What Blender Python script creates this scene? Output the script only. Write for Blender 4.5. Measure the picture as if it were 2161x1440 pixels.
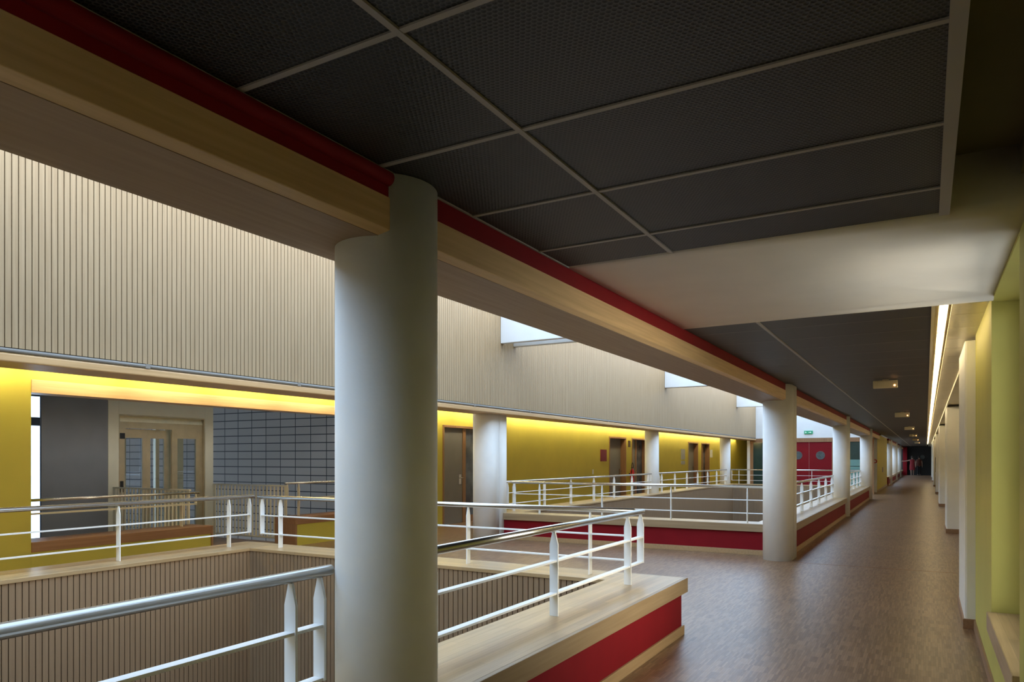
import bpy, bmesh, math, random
from mathutils import Vector, Matrix
random.seed(7)
S = bpy.context.scene
for _o in list(bpy.data.objects): bpy.data.objects.remove(_o, do_unlink=True)
COL = S.collection
R = math.radians

# ------------------------------------------------------------------ camera
cam = bpy.data.cameras.new('camera'); cam_ob = bpy.data.objects.new('camera', cam); COL.objects.link(cam_ob)
cam_ob.location = (0, 0, 1.55)
cam_ob.rotation_euler = (R(90), 0, 0.5199)
cam.sensor_fit = 'HORIZONTAL'; cam.sensor_width = 36.0
cam.lens = 36.0*1526/2161
cam.shift_y = (968-720)/2161
cam.clip_start = 0.05; cam.clip_end = 300
S.camera = cam_ob

# ------------------------------------------------------------------ light
W = bpy.data.worlds.new('sky'); S.world = W; W.use_nodes = True
bg = W.node_tree.nodes['Background']
# overcast sky, brighter and less blue towards the horizon on the side of the niche window (+X)
_n, _l = W.node_tree.nodes, W.node_tree.links
_g = _n.new('ShaderNodeTexCoord'); _s = _n.new('ShaderNodeSeparateXYZ'); _l.new(_g.outputs['Generated'], _s.inputs[0])
_a = _n.new('ShaderNodeMath'); _a.operation = 'MAXIMUM'; _a.inputs[1].default_value = 0; _l.new(_s.outputs[0], _a.inputs[0])
_b = _n.new('ShaderNodeMath'); _b.operation = 'POWER'; _b.inputs[1].default_value = 9; _l.new(_a.outputs[0], _b.inputs[0])
_m = _n.new('ShaderNodeMix'); _m.data_type = 'RGBA'; _l.new(_b.outputs[0], _m.inputs['Factor'])
_m.inputs['A'].default_value = (0.54, 0.735, 1.0, 1); _m.inputs['B'].default_value = (5.2, 4.6, 3.6, 1)
_l.new(_m.outputs['Result'], bg.inputs['Color'])
bg.inputs['Strength'].default_value = 3.9
S.view_settings.view_transform = 'Standard'
S.view_settings.look = 'None'
S.view_settings.gamma = 1.0
S.view_settings.use_curve_mapping = False
S.view_settings.exposure = 0.0
TUBE = 13.0           # lamps' emission

def portal(name, loc, rot, sx, sy):
    l = bpy.data.lights.new(name, 'AREA'); l.shape = 'RECTANGLE'; l.size = sx; l.size_y = sy
    l.cycles.is_portal = True
    o = bpy.data.objects.new(name, l); COL.objects.link(o); o.location = loc; o.rotation_euler = rot
portal('skylight_portal', (-4.6, 14.5, 4.56), (0, 0, 0), 4.6, 41)
portal('second_skylight_portal', (-4.6, 58.0, 4.56), (0, 0, 0), 4.6, 23)
portal('stair_window_portal', (-20.05, 8.7, 1.0), (0, R(-90), 0), 5, 7)
portal('fill_niche_window_portal', (0.66, -1.65, 1.6), (0, R(90), 0), 2.2, 1.7)  # portal of the added fill window
portal('niche_window_portal', (0.66, 5.1, 1.6), (0, R(90), 0), 2.2, 1.7)

# ------------------------------------------------------------------ materials
def new_mat(name):
    m = bpy.data.materials.new(name); m.use_nodes = True
    return m, m.node_tree.nodes, m.node_tree.links, m.node_tree.nodes['Principled BSDF']
def coords(N, L, scale=(1, 1, 1), rot=(0, 0, 0)):
    tc = N.new('ShaderNodeTexCoord'); mp = N.new('ShaderNodeMapping')
    mp.inputs['Scale'].default_value = scale; mp.inputs['Rotation'].default_value = rot
    L.new(tc.outputs['Object'], mp.inputs['Vector']); return mp.outputs['Vector']
def ramp(N, L, fac, stops):
    r = N.new('ShaderNodeValToRGB'); e = r.color_ramp.elements
    e[0].position, e[0].color = stops[0][0], (*stops[0][1], 1)
    e[1].position, e[1].color = stops[-1][0], (*stops[-1][1], 1)
    for p, c in stops[1:-1]:
        x = e.new(p); x.color = (*c, 1)
    L.new(fac, r.inputs['Fac']); return r.outputs['Color']
def paint(name, c, rough=0.6, var=0.06, scale=3.0, metal=0.0, spec=0.5, bump=0.0):
    m, N, L, b = new_mat(name)
    n = N.new('ShaderNodeTexNoise'); n.inputs['Scale'].default_value = scale; n.inputs['Detail'].default_value = 5
    L.new(coords(N, L), n.inputs['Vector'])
    lo = tuple(max(0, x*(1-var)) for x in c); hi = tuple(min(1, x*(1+var)) for x in c)
    L.new(ramp(N, L, n.outputs['Fac'], [(0.3, lo), (0.7, hi)]), b.inputs['Base Color'])
    b.inputs['Roughness'].default_value = rough; b.inputs['Metallic'].default_value = metal
    b.inputs['Specular IOR Level'].default_value = spec
    if bump:
        bp = N.new('ShaderNodeBump'); bp.inputs['Strength'].default_value = bump; bp.inputs['Distance'].default_value = 0.01
        n2 = N.new('ShaderNodeTexNoise'); n2.inputs['Scale'].default_value = 60; L.new(coords(N, L), n2.inputs['Vector'])
        L.new(n2.outputs['Fac'], bp.inputs['Height']); L.new(bp.outputs['Normal'], b.inputs['Normal'])
    return m
def wood(name, c1, c2, grain, rough=0.4, staves=None, spec=0.5):
    """grain: 'x','y' or 'z'; staves: (length, width) for a glued-stave board"""
    m, N, L, b = new_mat(name)
    sc = {'x': (1.5, 40, 40), 'y': (40, 1.5, 40), 'z': (40, 40, 1.5)}[grain]
    n = N.new('ShaderNodeTexNoise'); n.inputs['Scale'].default_value = 1.0; n.inputs['Detail'].default_value = 6
    L.new(coords(N, L, sc), n.inputs['Vector'])
    col = ramp(N, L, n.outputs['Fac'], [(0.3, c1), (0.7, c2)])
    if staves:
        br = N.new('ShaderNodeTexBrick'); br.offset = 0.37
        br.inputs['Scale'].default_value = 1; br.inputs['Brick Width'].default_value = staves[0]; br.inputs['Row Height'].default_value = staves[1]
        br.inputs['Mortar Size'].default_value = 0.0006
        br.inputs['Color1'].default_value = (0.84, 0.84, 0.84, 1); br.inputs['Color2'].default_value = (1.08, 1.08, 1.08, 1)
        br.inputs['Mortar'].default_value = (0.45, 0.4, 0.35, 1)
        L.new(coords(N, L, (1, 1, 1), (0, 0, R(90) if grain == 'y' else 0)), br.inputs['Vector'])
        mx = N.new('ShaderNodeMix'); mx.data_type = 'RGBA'; mx.blend_type = 'MULTIPLY'; mx.inputs['Factor'].default_value = 1
        L.new(col, mx.inputs['A']); L.new(br.outputs['Color'], mx.inputs['B']); col = mx.outputs['Result']
    L.new(col, b.inputs['Base Color'])
    b.inputs['Roughness'].default_value = rough; b.inputs['Specular IOR Level'].default_value = spec
    return m
def glow(name, c, strength):
    m, N, L, b = new_mat(name)
    b.inputs['Base Color'].default_value = (*c, 1); b.inputs['Emission Color'].default_value = (*c, 1)
    b.inputs['Emission Strength'].default_value = strength
    return m
def glassy(name, c, rough=0.02):
    m, N, L, b = new_mat(name)
    tr = N.new('ShaderNodeBsdfTransparent'); gl = N.new('ShaderNodeBsdfGlossy'); gl.inputs['Roughness'].default_value = rough
    tr.inputs['Color'].default_value = (*c, 1)
    fr = N.new('ShaderNodeFresnel'); fr.inputs['IOR'].default_value = 1.5
    mx = N.new('ShaderNodeMixShader'); L.new(fr.outputs[0], mx.inputs[0]); L.new(tr.outputs[0], mx.inputs[1]); L.new(gl.outputs[0], mx.inputs[2])
    L.new(mx.outputs[0], N['Material Output'].inputs['Surface'])
    return m

M = {}
M['white'] = paint('white_render', (0.86, 0.86, 0.83), 0.7, 0.03, 4, bump=0.05)
M['white_wall'] = paint('white_plaster', (0.84, 0.85, 0.84), 0.8, 0.02)
M['soffit'] = paint('soffit_plaster', (0.80, 0.745, 0.68), 0.75, 0.03)
M['cream'] = paint('cream_paint', (0.74, 0.66, 0.47), 0.6, 0.04)
M['yellow'] = paint('yellow_paint', (0.56, 0.47, 0.06), 0.6, 0.05, 1.5)
M['lime'] = paint('lime_yellow_paint', (0.57, 0.54, 0.145), 0.6, 0.05, 1.5)
M['red'] = paint('red_paint', (0.21, 0.006, 0.011), 0.6, 0.06, spec=0.15)
M['red_door'] = paint('red_laminate', (0.20, 0.004, 0.009), 0.5, 0.05, spec=0.2)
M['steel'] = paint('brushed_steel', (0.62, 0.60, 0.56), 0.22, 0.01, 5, metal=1)
M['lift_steel'] = paint('lift_steel', (0.55, 0.47, 0.33), 0.35, 0.08, 6, metal=0.85)
M['rail_white'] = paint('white_enamel', (0.84, 0.85, 0.84), 0.35, 0.02)
M['rail_cream'] = paint('cream_enamel', (0.70, 0.62, 0.44), 0.4, 0.03)
M['grey_wall'] = paint('grey_concrete', (0.22, 0.21, 0.205), 0.8, 0.06, 2)
M['grey_door'] = paint('grey_laminate', (0.20, 0.19, 0.17), 0.55, 0.05)
M['black'] = paint('black_plastic', (0.012, 0.012, 0.012), 0.5, 0.1)
M['charcoal'] = paint('charcoal_panel', (0.010, 0.010, 0.010), 0.5, 0.2)
M['dark'] = paint('dark_recess', (0.05, 0.045, 0.04), 0.9, 0.1)
M['backing'] = paint('dark_felt', (0.035, 0.028, 0.02), 0.95, 0.1)
M['frame_grey'] = paint('window_frame_grey', (0.08, 0.08, 0.085), 0.5, 0.05)
M['bar'] = paint('ceiling_bar_paint', (0.34, 0.31, 0.29), 0.5, 0.04)
M['strip_metal'] = paint('perforated_cream_metal', (0.62, 0.57, 0.44), 0.35, 0.05, 20, metal=0.3)
M['track'] = paint('track_grey', (0.27, 0.265, 0.25), 0.5, 0.03)
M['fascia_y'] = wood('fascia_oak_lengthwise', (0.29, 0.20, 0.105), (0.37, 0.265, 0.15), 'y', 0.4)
M['fascia_x'] = wood('fascia_oak_crosswise', (0.29, 0.20, 0.105), (0.37, 0.265, 0.15), 'x', 0.4)
M['screen'] = paint('dark_green_screen', (0.022, 0.05, 0.045), 0.06, 0.3, 1.2)
M['header'] = paint('header_steel_painted_glare', (0.92, 0.82, 0.55), 0.3, 0.06, 8, metal=0.2)  # pale colour stands for lamp light reflected in polished steel
M['sidelight'] = paint('grey_sidelight', (0.10, 0.12, 0.15), 0.1, 0.5, 3)
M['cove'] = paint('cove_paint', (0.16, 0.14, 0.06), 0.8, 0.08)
M['plank'] = paint('dark_metal_plank', (0.05, 0.047, 0.046), 0.5, 0.08, 2)
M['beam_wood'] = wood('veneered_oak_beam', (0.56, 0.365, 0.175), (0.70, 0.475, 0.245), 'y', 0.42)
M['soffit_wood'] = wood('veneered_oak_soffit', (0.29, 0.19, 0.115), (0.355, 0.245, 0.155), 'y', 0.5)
M['beam_wood_x'] = wood('veneered_oak_band', (0.42, 0.26, 0.12), (0.52, 0.34, 0.17), 'x', 0.42)
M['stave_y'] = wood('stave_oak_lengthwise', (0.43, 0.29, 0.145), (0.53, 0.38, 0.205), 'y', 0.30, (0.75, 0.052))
M['stave_x'] = wood('stave_oak_crosswise', (0.43, 0.29, 0.145), (0.53, 0.38, 0.205), 'x', 0.30, (0.75, 0.052))
M['brown_wood'] = wood('brown_oak', (0.26, 0.125, 0.05), (0.34, 0.175, 0.075), 'y', 0.45)
M['brown_wood_z'] = wood('brown_oak_upright', (0.26, 0.13, 0.055), (0.35, 0.19, 0.085), 'z', 0.45)
M['skirt'] = wood('skirting_oak', (0.36, 0.23, 0.11), (0.45, 0.30, 0.15), 'y', 0.45)
M['skirt_brown'] = wood('skirting_brown', (0.27, 0.155, 0.08), (0.34, 0.20, 0.11), 'y', 0.45)
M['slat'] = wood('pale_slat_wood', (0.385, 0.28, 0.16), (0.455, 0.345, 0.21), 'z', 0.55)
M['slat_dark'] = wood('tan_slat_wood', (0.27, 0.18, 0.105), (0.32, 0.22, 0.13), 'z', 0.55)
M['lamp'] = glow('fluorescent_tube', (1.0, 0.80, 0.46), TUBE)
M['cove_lamp'] = glow('cove_tube', (1.0, 0.86, 0.55), TUBE*2.6)
M['led'] = glow('orange_indicator', (1.0, 0.45, 0.18), 7)
M['green_glow'] = glow('green_sign', (0.02, 0.30, 0.15), 0.22)
M['sign_white'] = glow('white_sign_mark', (0.8, 0.95, 0.88), 0.35)
M['glass'] = glassy('clear_glass', (0.97, 0.98, 0.98))
M['lift_glass'] = glassy('lift_glass', (0.86, 0.90, 0.94))
M['dark_glass'] = glassy('dark_green_glass', (0.05, 0.11, 0.10), 0.04)
M['porthole'] = paint('porthole_glass', (0.08, 0.105, 0.115), 0.08, 0.3, 8)
M['teal'] = paint('teal_panel', (0.16, 0.33, 0.30), 0.4, 0.06)
M['paper'] = paint('notice_paper', (0.45, 0.45, 0.42), 0.7, 0.12, 30)
M['maroon'] = paint('maroon_board', (0.22, 0.03, 0.05), 0.6, 0.1)
M['brown_sign'] = paint('brown_plate', (0.10, 0.05, 0.03), 0.5, 0.1)
M['ext_red'] = paint('extinguisher_red', (0.55, 0.02, 0.03), 0.3, 0.05)
M['skin'] = paint('skin', (0.36, 0.22, 0.16), 0.6, 0.04)
M['dress'] = paint('red_dress', (0.22, 0.010, 0.016), 0.8, 0.1)
M['rust'] = paint('rust_top', (0.10, 0.022, 0.010), 0.8, 0.1)
M['hair'] = paint('dark_hair', (0.03, 0.022, 0.018), 0.6, 0.1)
M['trousers'] = paint('dark_trousers', (0.02, 0.02, 0.022), 0.8, 0.1)
M['emerg'] = paint('cream_plastic', (0.62, 0.55, 0.36), 0.4, 0.03)

def parquet():
    m, N, L, b = new_mat('strip_parquet')
    br = N.new('ShaderNodeTexBrick'); br.offset = 0.0; br.squash = 1
    br.inputs['Scale'].default_value = 1; br.inputs['Brick Width'].default_value = 0.16; br.inputs['Row Height'].default_value = 0.0165
    br.inputs['Mortar Size'].default_value = 0.0005; br.inputs['Bias'].default_value = 0.0
    br.inputs['Color1'].default_value = (0.165, 0.094, 0.052, 1); br.inputs['Color2'].default_value = (0.30, 0.185, 0.105, 1)
    br.inputs['Mortar'].default_value = (0.09, 0.05, 0.03, 1)
    L.new(coords(N, L, (1, 1, 1), (0, 0, R(90))), br.inputs['Vector'])
    n = N.new('ShaderNodeTexNoise'); n.inputs['Scale'].default_value = 1.1; n.inputs['Detail'].default_value = 3
    L.new(coords(N, L), n.inputs['Vector'])
    mx = N.new('ShaderNodeMix'); mx.data_type = 'RGBA'; mx.blend_type = 'MULTIPLY'; mx.inputs['Factor'].default_value = 0.6
    L.new(br.outputs['Color'], mx.inputs['A'])
    L.new(ramp(N, L, n.outputs['Fac'], [(0.3, (0.8, 0.78, 0.75)), (0.7, (1.1, 1.08, 1.05))]), mx.inputs['B'])
    L.new(mx.outputs['Result'], b.inputs['Base Color'])
    n3 = N.new('ShaderNodeTexNoise'); n3.inputs['Scale'].default_value = 1.0; n3.inputs['Detail'].default_value = 4
    L.new(coords(N, L, (90, 9, 1)), n3.inputs['Vector'])
    rr = N.new('ShaderNodeMapRange'); rr.inputs['To Min'].default_value = 0.26; rr.inputs['To Max'].default_value = 0.46
    L.new(n3.outputs['Fac'], rr.inputs['Value']); L.new(rr.outputs[0], b.inputs['Roughness'])
    bp = N.new('ShaderNodeBump'); bp.inputs['Strength'].default_value = 0.12; bp.inputs['Distance'].default_value = 0.004
    L.new(n3.outputs['Fac'], bp.inputs['Height']); L.new(bp.outputs['Normal'], b.inputs['Normal'])
    return m
M['parquet'] = parquet()

def mesh_metal():
    m, N, L, b = new_mat('perforated_dark_mesh')
    def math_(op, a, bb=None):
        n = N.new('ShaderNodeMath'); n.operation = op
        for i, v in enumerate((a, bb)):
            if v is None: continue
            if isinstance(v, (int, float)): n.inputs[i].default_value = v
            else: L.new(v, n.inputs[i])
        return n.outputs[0]
    sp = N.new('ShaderNodeSeparateXYZ'); L.new(coords(N, L), sp.inputs[0])
    a = 0.0165
    x = math_('DIVIDE', sp.outputs[0], a); y = math_('DIVIDE', sp.outputs[1], a*1.732)
    ds = []
    for sh in (0.0, 0.5):
        fx = math_('SUBTRACT', math_('FRACT', math_('ADD', x, sh+200)), 0.5)
        fy = math_('MULTIPLY', math_('SUBTRACT', math_('FRACT', math_('ADD', y, sh+200)), 0.5), 1.732)
        ds.append(math_('SQRT', math_('ADD', math_('MULTIPLY', fx, fx), math_('MULTIPLY', fy, fy))))
    d = math_('MINIMUM', ds[0], ds[1])
    col = ramp(N, L, d, [(0.37, (0.002, 0.002, 0.002)), (0.44, (0.05, 0.048, 0.046))])
    L.new(col, b.inputs['Base Color'])
    bp = N.new('ShaderNodeBump'); bp.inputs['Strength'].default_value = 0.6; bp.inputs['Distance'].default_value = 0.004
    L.new(d, bp.inputs['Height']); L.new(bp.outputs['Normal'], b.inputs['Normal'])
    b.inputs['Roughness'].default_value = 0.5
    return m
M['mesh'] = mesh_metal()
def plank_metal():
    m, N, L, b = new_mat('dark_metal_plank_lit_seams')
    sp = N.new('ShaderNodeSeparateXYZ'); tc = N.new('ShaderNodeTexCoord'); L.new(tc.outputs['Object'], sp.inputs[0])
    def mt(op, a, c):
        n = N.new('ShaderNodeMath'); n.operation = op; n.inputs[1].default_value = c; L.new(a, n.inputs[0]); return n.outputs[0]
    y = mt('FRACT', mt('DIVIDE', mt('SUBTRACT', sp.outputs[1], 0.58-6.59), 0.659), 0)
    col = ramp(N, L, y, [(0.0, (0.13, 0.122, 0.118)), (0.045, (0.13, 0.122, 0.118)), (0.05, (0.05, 0.047, 0.046)), (1.0, (0.05, 0.047, 0.046))])  # lighter seam lines paint the light caught by plank edges
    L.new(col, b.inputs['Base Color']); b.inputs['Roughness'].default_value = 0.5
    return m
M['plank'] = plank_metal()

def blocks():
    m, N, L, b = new_mat('stack_bond_blocks')
    br = N.new('ShaderNodeTexBrick'); br.offset = 0.0
    br.inputs['Scale'].default_value = 1; br.inputs['Brick Width'].default_value = 0.50; br.inputs['Row Height'].default_value = 0.192
    br.inputs['Mortar Size'].default_value = 0.011; br.inputs['Mortar Smooth'].default_value = 0.1
    br.inputs['Color1'].default_value = (0.40, 0.35, 0.30, 1); br.inputs['Color2'].default_value = (0.44, 0.385, 0.33, 1)
    br.inputs['Mortar'].default_value = (0.03, 0.03, 0.03, 1)
    L.new(coords(N, L, (1, 1, 1), (R(90), 0, 0)), br.inputs['Vector'])
    L.new(br.outputs['Color'], b.inputs['Base Color']); b.inputs['Roughness'].default_value = 0.8
    return m
M['blocks'] = blocks()

# ------------------------------------------------------------------ building helpers
def tag(o, label=None, cat=None, group=None, kind=None):
    if label: o['label'] = label
    if cat: o['category'] = cat
    if group: o['group'] = group
    if kind: o['kind'] = kind
    return o
def empty(name, loc, label=None, cat=None, group=None, kind=None):
    o = bpy.data.objects.new(name, None); COL.objects.link(o); o.location = loc; o.empty_display_size = 0.2
    return tag(o, label, cat, group, kind)
def world_loc(o):
    v = Vector((0, 0, 0))
    while o: v += Vector(o.location); o = o.parent
    return v
class MB:
    def __init__(s): s.v = []; s.f = []; s.sm = set()
    def box(s, x0, x1, y0, y1, z0, z1):
        if x0 > x1: x0, x1 = x1, x0
        if y0 > y1: y0, y1 = y1, y0
        if z0 > z1: z0, z1 = z1, z0
        b = len(s.v)
        s.v += [(x0,y0,z0),(x1,y0,z0),(x1,y1,z0),(x0,y1,z0),(x0,y0,z1),(x1,y0,z1),(x1,y1,z1),(x0,y1,z1)]
        s.f += [tuple(b+i for i in q) for q in ((0,3,2,1),(4,5,6,7),(0,1,5,4),(1,2,6,5),(2,3,7,6),(3,0,4,7))]
        return s
    def prism(s, pts, axis, a, b, smooth=False):
        """extrude a closed 2D outline along axis ('x','y','z') from a to b"""
        n = len(pts); o = len(s.v)
        def P(p, t):
            return {'x': (t, p[0], p[1]), 'y': (p[0], t, p[1]), 'z': (p[0], p[1], t)}[axis]
        s.v += [P(p, a) for p in pts] + [P(p, b) for p in pts]
        s.f += [tuple(o+i for i in range(n))[::-1], tuple(o+n+i for i in range(n))]
        for i in range(n):
            j = (i+1) % n
            if smooth: s.sm.add(len(s.f))
            s.f.append((o+i, o+j, o+n+j, o+n+i))
        return s
    def tube(s, p, q, r, n=14):
        p, q = Vector(p), Vector(q); d = (q-p).normalized()
        u = d.orthogonal().normalized(); w = d.cross(u); o = len(s.v)
        for c in (p, q):
            for i in range(n):
                t = 2*math.pi*i/n; s.v.append(tuple(c + r*(math.cos(t)*u + math.sin(t)*w)))
        s.f += [tuple(o+i for i in range(n))[::-1], tuple(o+n+i for i in range(n))]
        for i in range(n):
            j = (i+1) % n; s.sm.add(len(s.f)); s.f.append((o+i, o+j, o+n+j, o+n+i))
        return s
    def path(s, pts, r, n=8):
        for a, b in zip(pts, pts[1:]): s.tube(a, b, r, n)
        return s
    def lathe(s, c, prof, n=24):
        """profile of (radius, z) about a vertical axis through c"""
        o = len(s.v); k = len(prof)
        for r, z in prof:
            for i in range(n):
                t = 2*math.pi*i/n; s.v.append((c[0]+r*math.cos(t), c[1]+r*math.sin(t), z))
        for j in range(k-1):
            for i in range(n):
                i2 = (i+1) % n; s.sm.add(len(s.f)); s.f.append((o+j*n+i, o+j*n+i2, o+(j+1)*n+i2, o+(j+1)*n+i))
        s.f += [tuple(o+i for i in range(n))[::-1], tuple(o+(k-1)*n+i for i in range(n))]
        return s
    def build(s, name, mat, parent=None, bevel=0.0, label=None, cat=None, group=None, kind=None):
        me = bpy.data.meshes.new(name)
        off = world_loc(parent) if parent else Vector((0, 0, 0))
        me.from_pydata([tuple(Vector(v)-off) for v in s.v], [], s.f)
        for i, p in enumerate(me.polygons):
            if i in s.sm: p.use_smooth = True
        bm = bmesh.new(); bm.from_mesh(me); bmesh.ops.recalc_face_normals(bm, faces=bm.faces); bm.to_mesh(me); bm.free()
        o = bpy.data.objects.new(name, me); COL.objects.link(o)
        me.materials.append(mat)
        if parent: o.parent = parent
        if bevel:
            b = o.modifiers.new('bevel', 'BEVEL'); b.width = bevel; b.segments = 2; b.limit_method = 'ANGLE'; b.angle_limit = R(40)
        return tag(o, label, cat, group, kind)
def struct(name, mb, mat, parent=None, bevel=0, label=None):
    return mb.build(name, mat, parent, bevel, label=label, kind='structure' if parent is None else None)

# ------------------------------------------------------------------ key dimensions
ZC = 2.676           # corridor ceiling
XB0, XB1 = -2.28, -1.83   # near beam
VX0, VX1 = -6.88, -2.41   # void between the two galleries
BX = -1.82                # near bench coping edge
FX = -7.47                # far bench coping edge
YW = -9.70                # far yellow wall face
RX = 0.39                 # right wall face
YBACK = -6.0
COLR, COLX, FCOLX = 0.213, -1.975, -7.27
ZT = 0.50

# ------------------------------------------------------------------ floor, lower hall
fl = MB()
fl.box(-1.86, 0.66, YBACK, 7.8, -0.3, 0)
fl.box(-1.86, 1.2, 7.8, 80, -0.3, 0)
fl.box(FX+0.03, -1.86, 6.27, 12.0, -0.3, 0)
fl.box(FX+0.03, -1.86, 30.8, 36, -0.3, 0)
fl.box(-2.45, -1.86, 36, 46.6, -0.3, 0)
fl.box(YW-0.3, FX+0.03, YBACK, 52, -0.3, 0)
fl.box(-12.31, YW-0.3, 7.45, 9.5, -0.3, 0)
struct('floor', fl, M['parquet'], label='brown strip parquet floor of the gallery')
struct('floor_lower', MB().box(-20, 1.2, YBACK, 80, -3.5, -3.3), M['parquet'], label='floor of the storey below')

# ------------------------------------------------------------------ walls of the near corridor
NICHES = ((4.22, 5.93), (-2.5, -0.8))  # second niche is added out of view to fill the corridor with light
wr = MB()
wr.box(RX, RX+0.25, -0.8, 4.22, 0, 3.0); wr.box(RX, RX+0.25, YBACK, -2.5, 0, 3.0)
for a, b in NICHES:
    wr.box(RX, 0.63, a, b, 0, 0.375); wr.box(RX, 0.64, a, b, 2.62, 3.0)
wall_right = struct('wall_right', wr, M['lime'], label='yellow wall with a window niche and an added fill niche on the right')
struct('wall_right_pier', MB().box(RX, 0.64, 5.93, 7.77, 0, 3.0), M['lime'], label='yellow wall beside the window niche')
for k, (a, b) in enumerate(NICHES):
    wd = empty('window_%d' % (1 if k == 0 else 5), (0.6, (a+b)/2, 0.5), kind='structure', label='window at the back of the right niche' if k == 0 else 'added niche window giving fill light behind the viewpoint')
    w = MB()
    for y in (a, (a+b)/2-0.03, b-0.06): w.box(0.58, 0.63, y, y+0.06, 0.501, 2.62)
    w.box(0.583, 0.627, a+0.005, b-0.005, 0.501, 0.56); w.box(0.583, 0.627, a+0.005, b-0.005, 2.56, 2.619)
    w.build('window_frame', M['frame_grey'], wd)
    MB().box(0.603, 0.607, a+0.06, b-0.06, 0.56, 2.56).build('pane', M['glass'], wd)
    if k: MB().box(0.36, 0.578, a+0.01, b-0.01, 0.376, 0.5).build('sill_board', M['stave_y'], wd, 0.004); continue
    st = empty('window_seat', (0.47, (a+b)/2, 0.376), 'oak seat board in the yellow window niche at right', 'bench')
    MB().box(0.36, 0.578, a+0.01, b-0.01, 0.376, 0.5).build('seat_board', M['stave_y'], st, 0.004)
struct('bounce_ground_outside', MB().box(0.70, 30, -25, 40, -0.6, -0.3), paint('pale_bounce_ground', (0.82, 0.72, 0.56), 0.9, 0.08, 20), label='added pale ground bouncing warm light into the niche window')  # unseen ground added to bounce warm sky light up through the niche
# the recessed bays further along, and the white piers in front of them
struct('wall_right_bays', MB().box(0.72, 1.2, 7.72, 80, 0, 3.0), M['cream'], label='recessed wall bays behind the white piers')
pier_y = [7.77, 17.5, 27.1, 36.6, 46.1, 55.6, 65.1]
words = ['nearest white pier on the right wall with rounded bluish edge', 'second white pier along the right wall', 'third white pier along the right wall',
         'fourth pier along the right wall beside a dark notice', 'fifth pier along the right wall', 'sixth pier along the right wall', 'farthest pier on the right wall, by the dark end']
for i, y in enumerate(pier_y):
    x0 = 0.305 if i == 0 else 0.37
    t = empty('wall_pier', (0.5, y+0.6, 0), words[i], 'pier')
    MB().box(x0, 0.719, y, y+1.25, 0, ZC-0.05).build('shaft', M['white'], t, 0.02)
    MB().box(x0-0.012, 0.719, y-0.012, y+1.262, 0, 0.09).build('skirting', M['skirt_brown'], t, 0.002)
struct('baseboard_right', MB().box(RX-0.014, RX, YBACK, 7.757, 0, 0.085), M['skirt_brown'], label='brown skirting along the right wall')
nb = MB().box(0.355, 0.372, 36.75, 37.1, 0.95, 1.6).build('notice_board', M['black'], None, 0, 'narrow dark board on the fourth pier of the right wall', 'board')
struct('wall_back', MB().box(-10.0, 1.2, YBACK-0.3, YBACK, -3.5, 4.55), M['cream'], label='wall behind the viewpoint')

# ------------------------------------------------------------------ ceiling of the near corridor
cl = empty('ceiling', (-0.9, 1.0, ZC), kind='structure', label='dark perforated metal ceiling with pale grid bars')
XL, XBAR, XR = -1.83, -1.204, 0.062
cy0, cp, yB = 1.501, 0.659, 3.856
ys = [cy0+cp*k for k in range(-11, 4)] + [yB]
hw = 0.0105
for a, b in zip(ys, ys[1:]):
    for x0, x1 in ((XL, XBAR), (XBAR, XR)):
        MB().box(x0+hw, x1-hw, a+hw, b-hw, ZC, ZC+0.02).build('mesh_panel', M['mesh'], cl)
for y in ys[:-1]:
    for x0, x1 in ((XL, XBAR), (XBAR, XR)):
        MB().box(x0+hw, x1-hw, y-hw, y+hw, ZC-0.006, ZC+0.02).build('cross_bar', M['bar'], cl)
MB().box(XBAR-hw, XBAR+hw, ys[0], yB, ZC-0.008, ZC+0.02).build('long_bar', M['bar'], cl)
MB().box(XR-hw, XR+0.032, ys[0], yB, ZC-0.012, ZC+0.10).build('edge_frame', M['bar'], cl)
MB().box(XL-0.0, XL+hw, ys[0], yB, ZC-0.006, ZC+0.02).build('edge_trim', M['bar'], cl)
# unlit cove beside it
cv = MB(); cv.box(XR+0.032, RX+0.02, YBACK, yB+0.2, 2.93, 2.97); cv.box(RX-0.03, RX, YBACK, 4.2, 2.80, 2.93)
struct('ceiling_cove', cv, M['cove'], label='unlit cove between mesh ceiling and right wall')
# slab above everything on the corridor side
struct('ceiling_slab', MB().box(-1.95, 1.2, YBACK, 80, 3.0, 3.2), M['dark'], label='slab above the corridor ceiling')
struct('trim_5', MB().box(-1.75, 0.35, 11.44, 11.46, 0.0, 0.0015), M['brown_wood'], label='thin joint strip across the corridor floor')
# white dropped soffit in line with the bridge
sf = MB()
pr = [(3.86, 2.93)]
for k in range(7):
    t = R(90)*k/6; pr.append((3.86+0.06*(1-math.cos(t)), 2.70-0.06*math.sin(t)))
pr += [(5.90, 2.640), (5.91, 2.625), (5.93, 2.607), (5.97, 2.603), (6.0, 2.615), (6.0, 2.93)]
sf.prism([(p[0], p[1]) for p in pr], 'x', XL, RX, True)
sf.v = [(v[0], v[1]+(0.19*(-v[0]-0.72)/1.11 if v[1] > 5 else 0), v[2]+((2.672-v[2])*(RX-v[0])/2.22 if v[2] < 2.7 else 0)) for v in sf.v]
so = struct('ceiling_soffit', sf, M['soffit'], label='white plastered soffit across the corridor')
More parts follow.
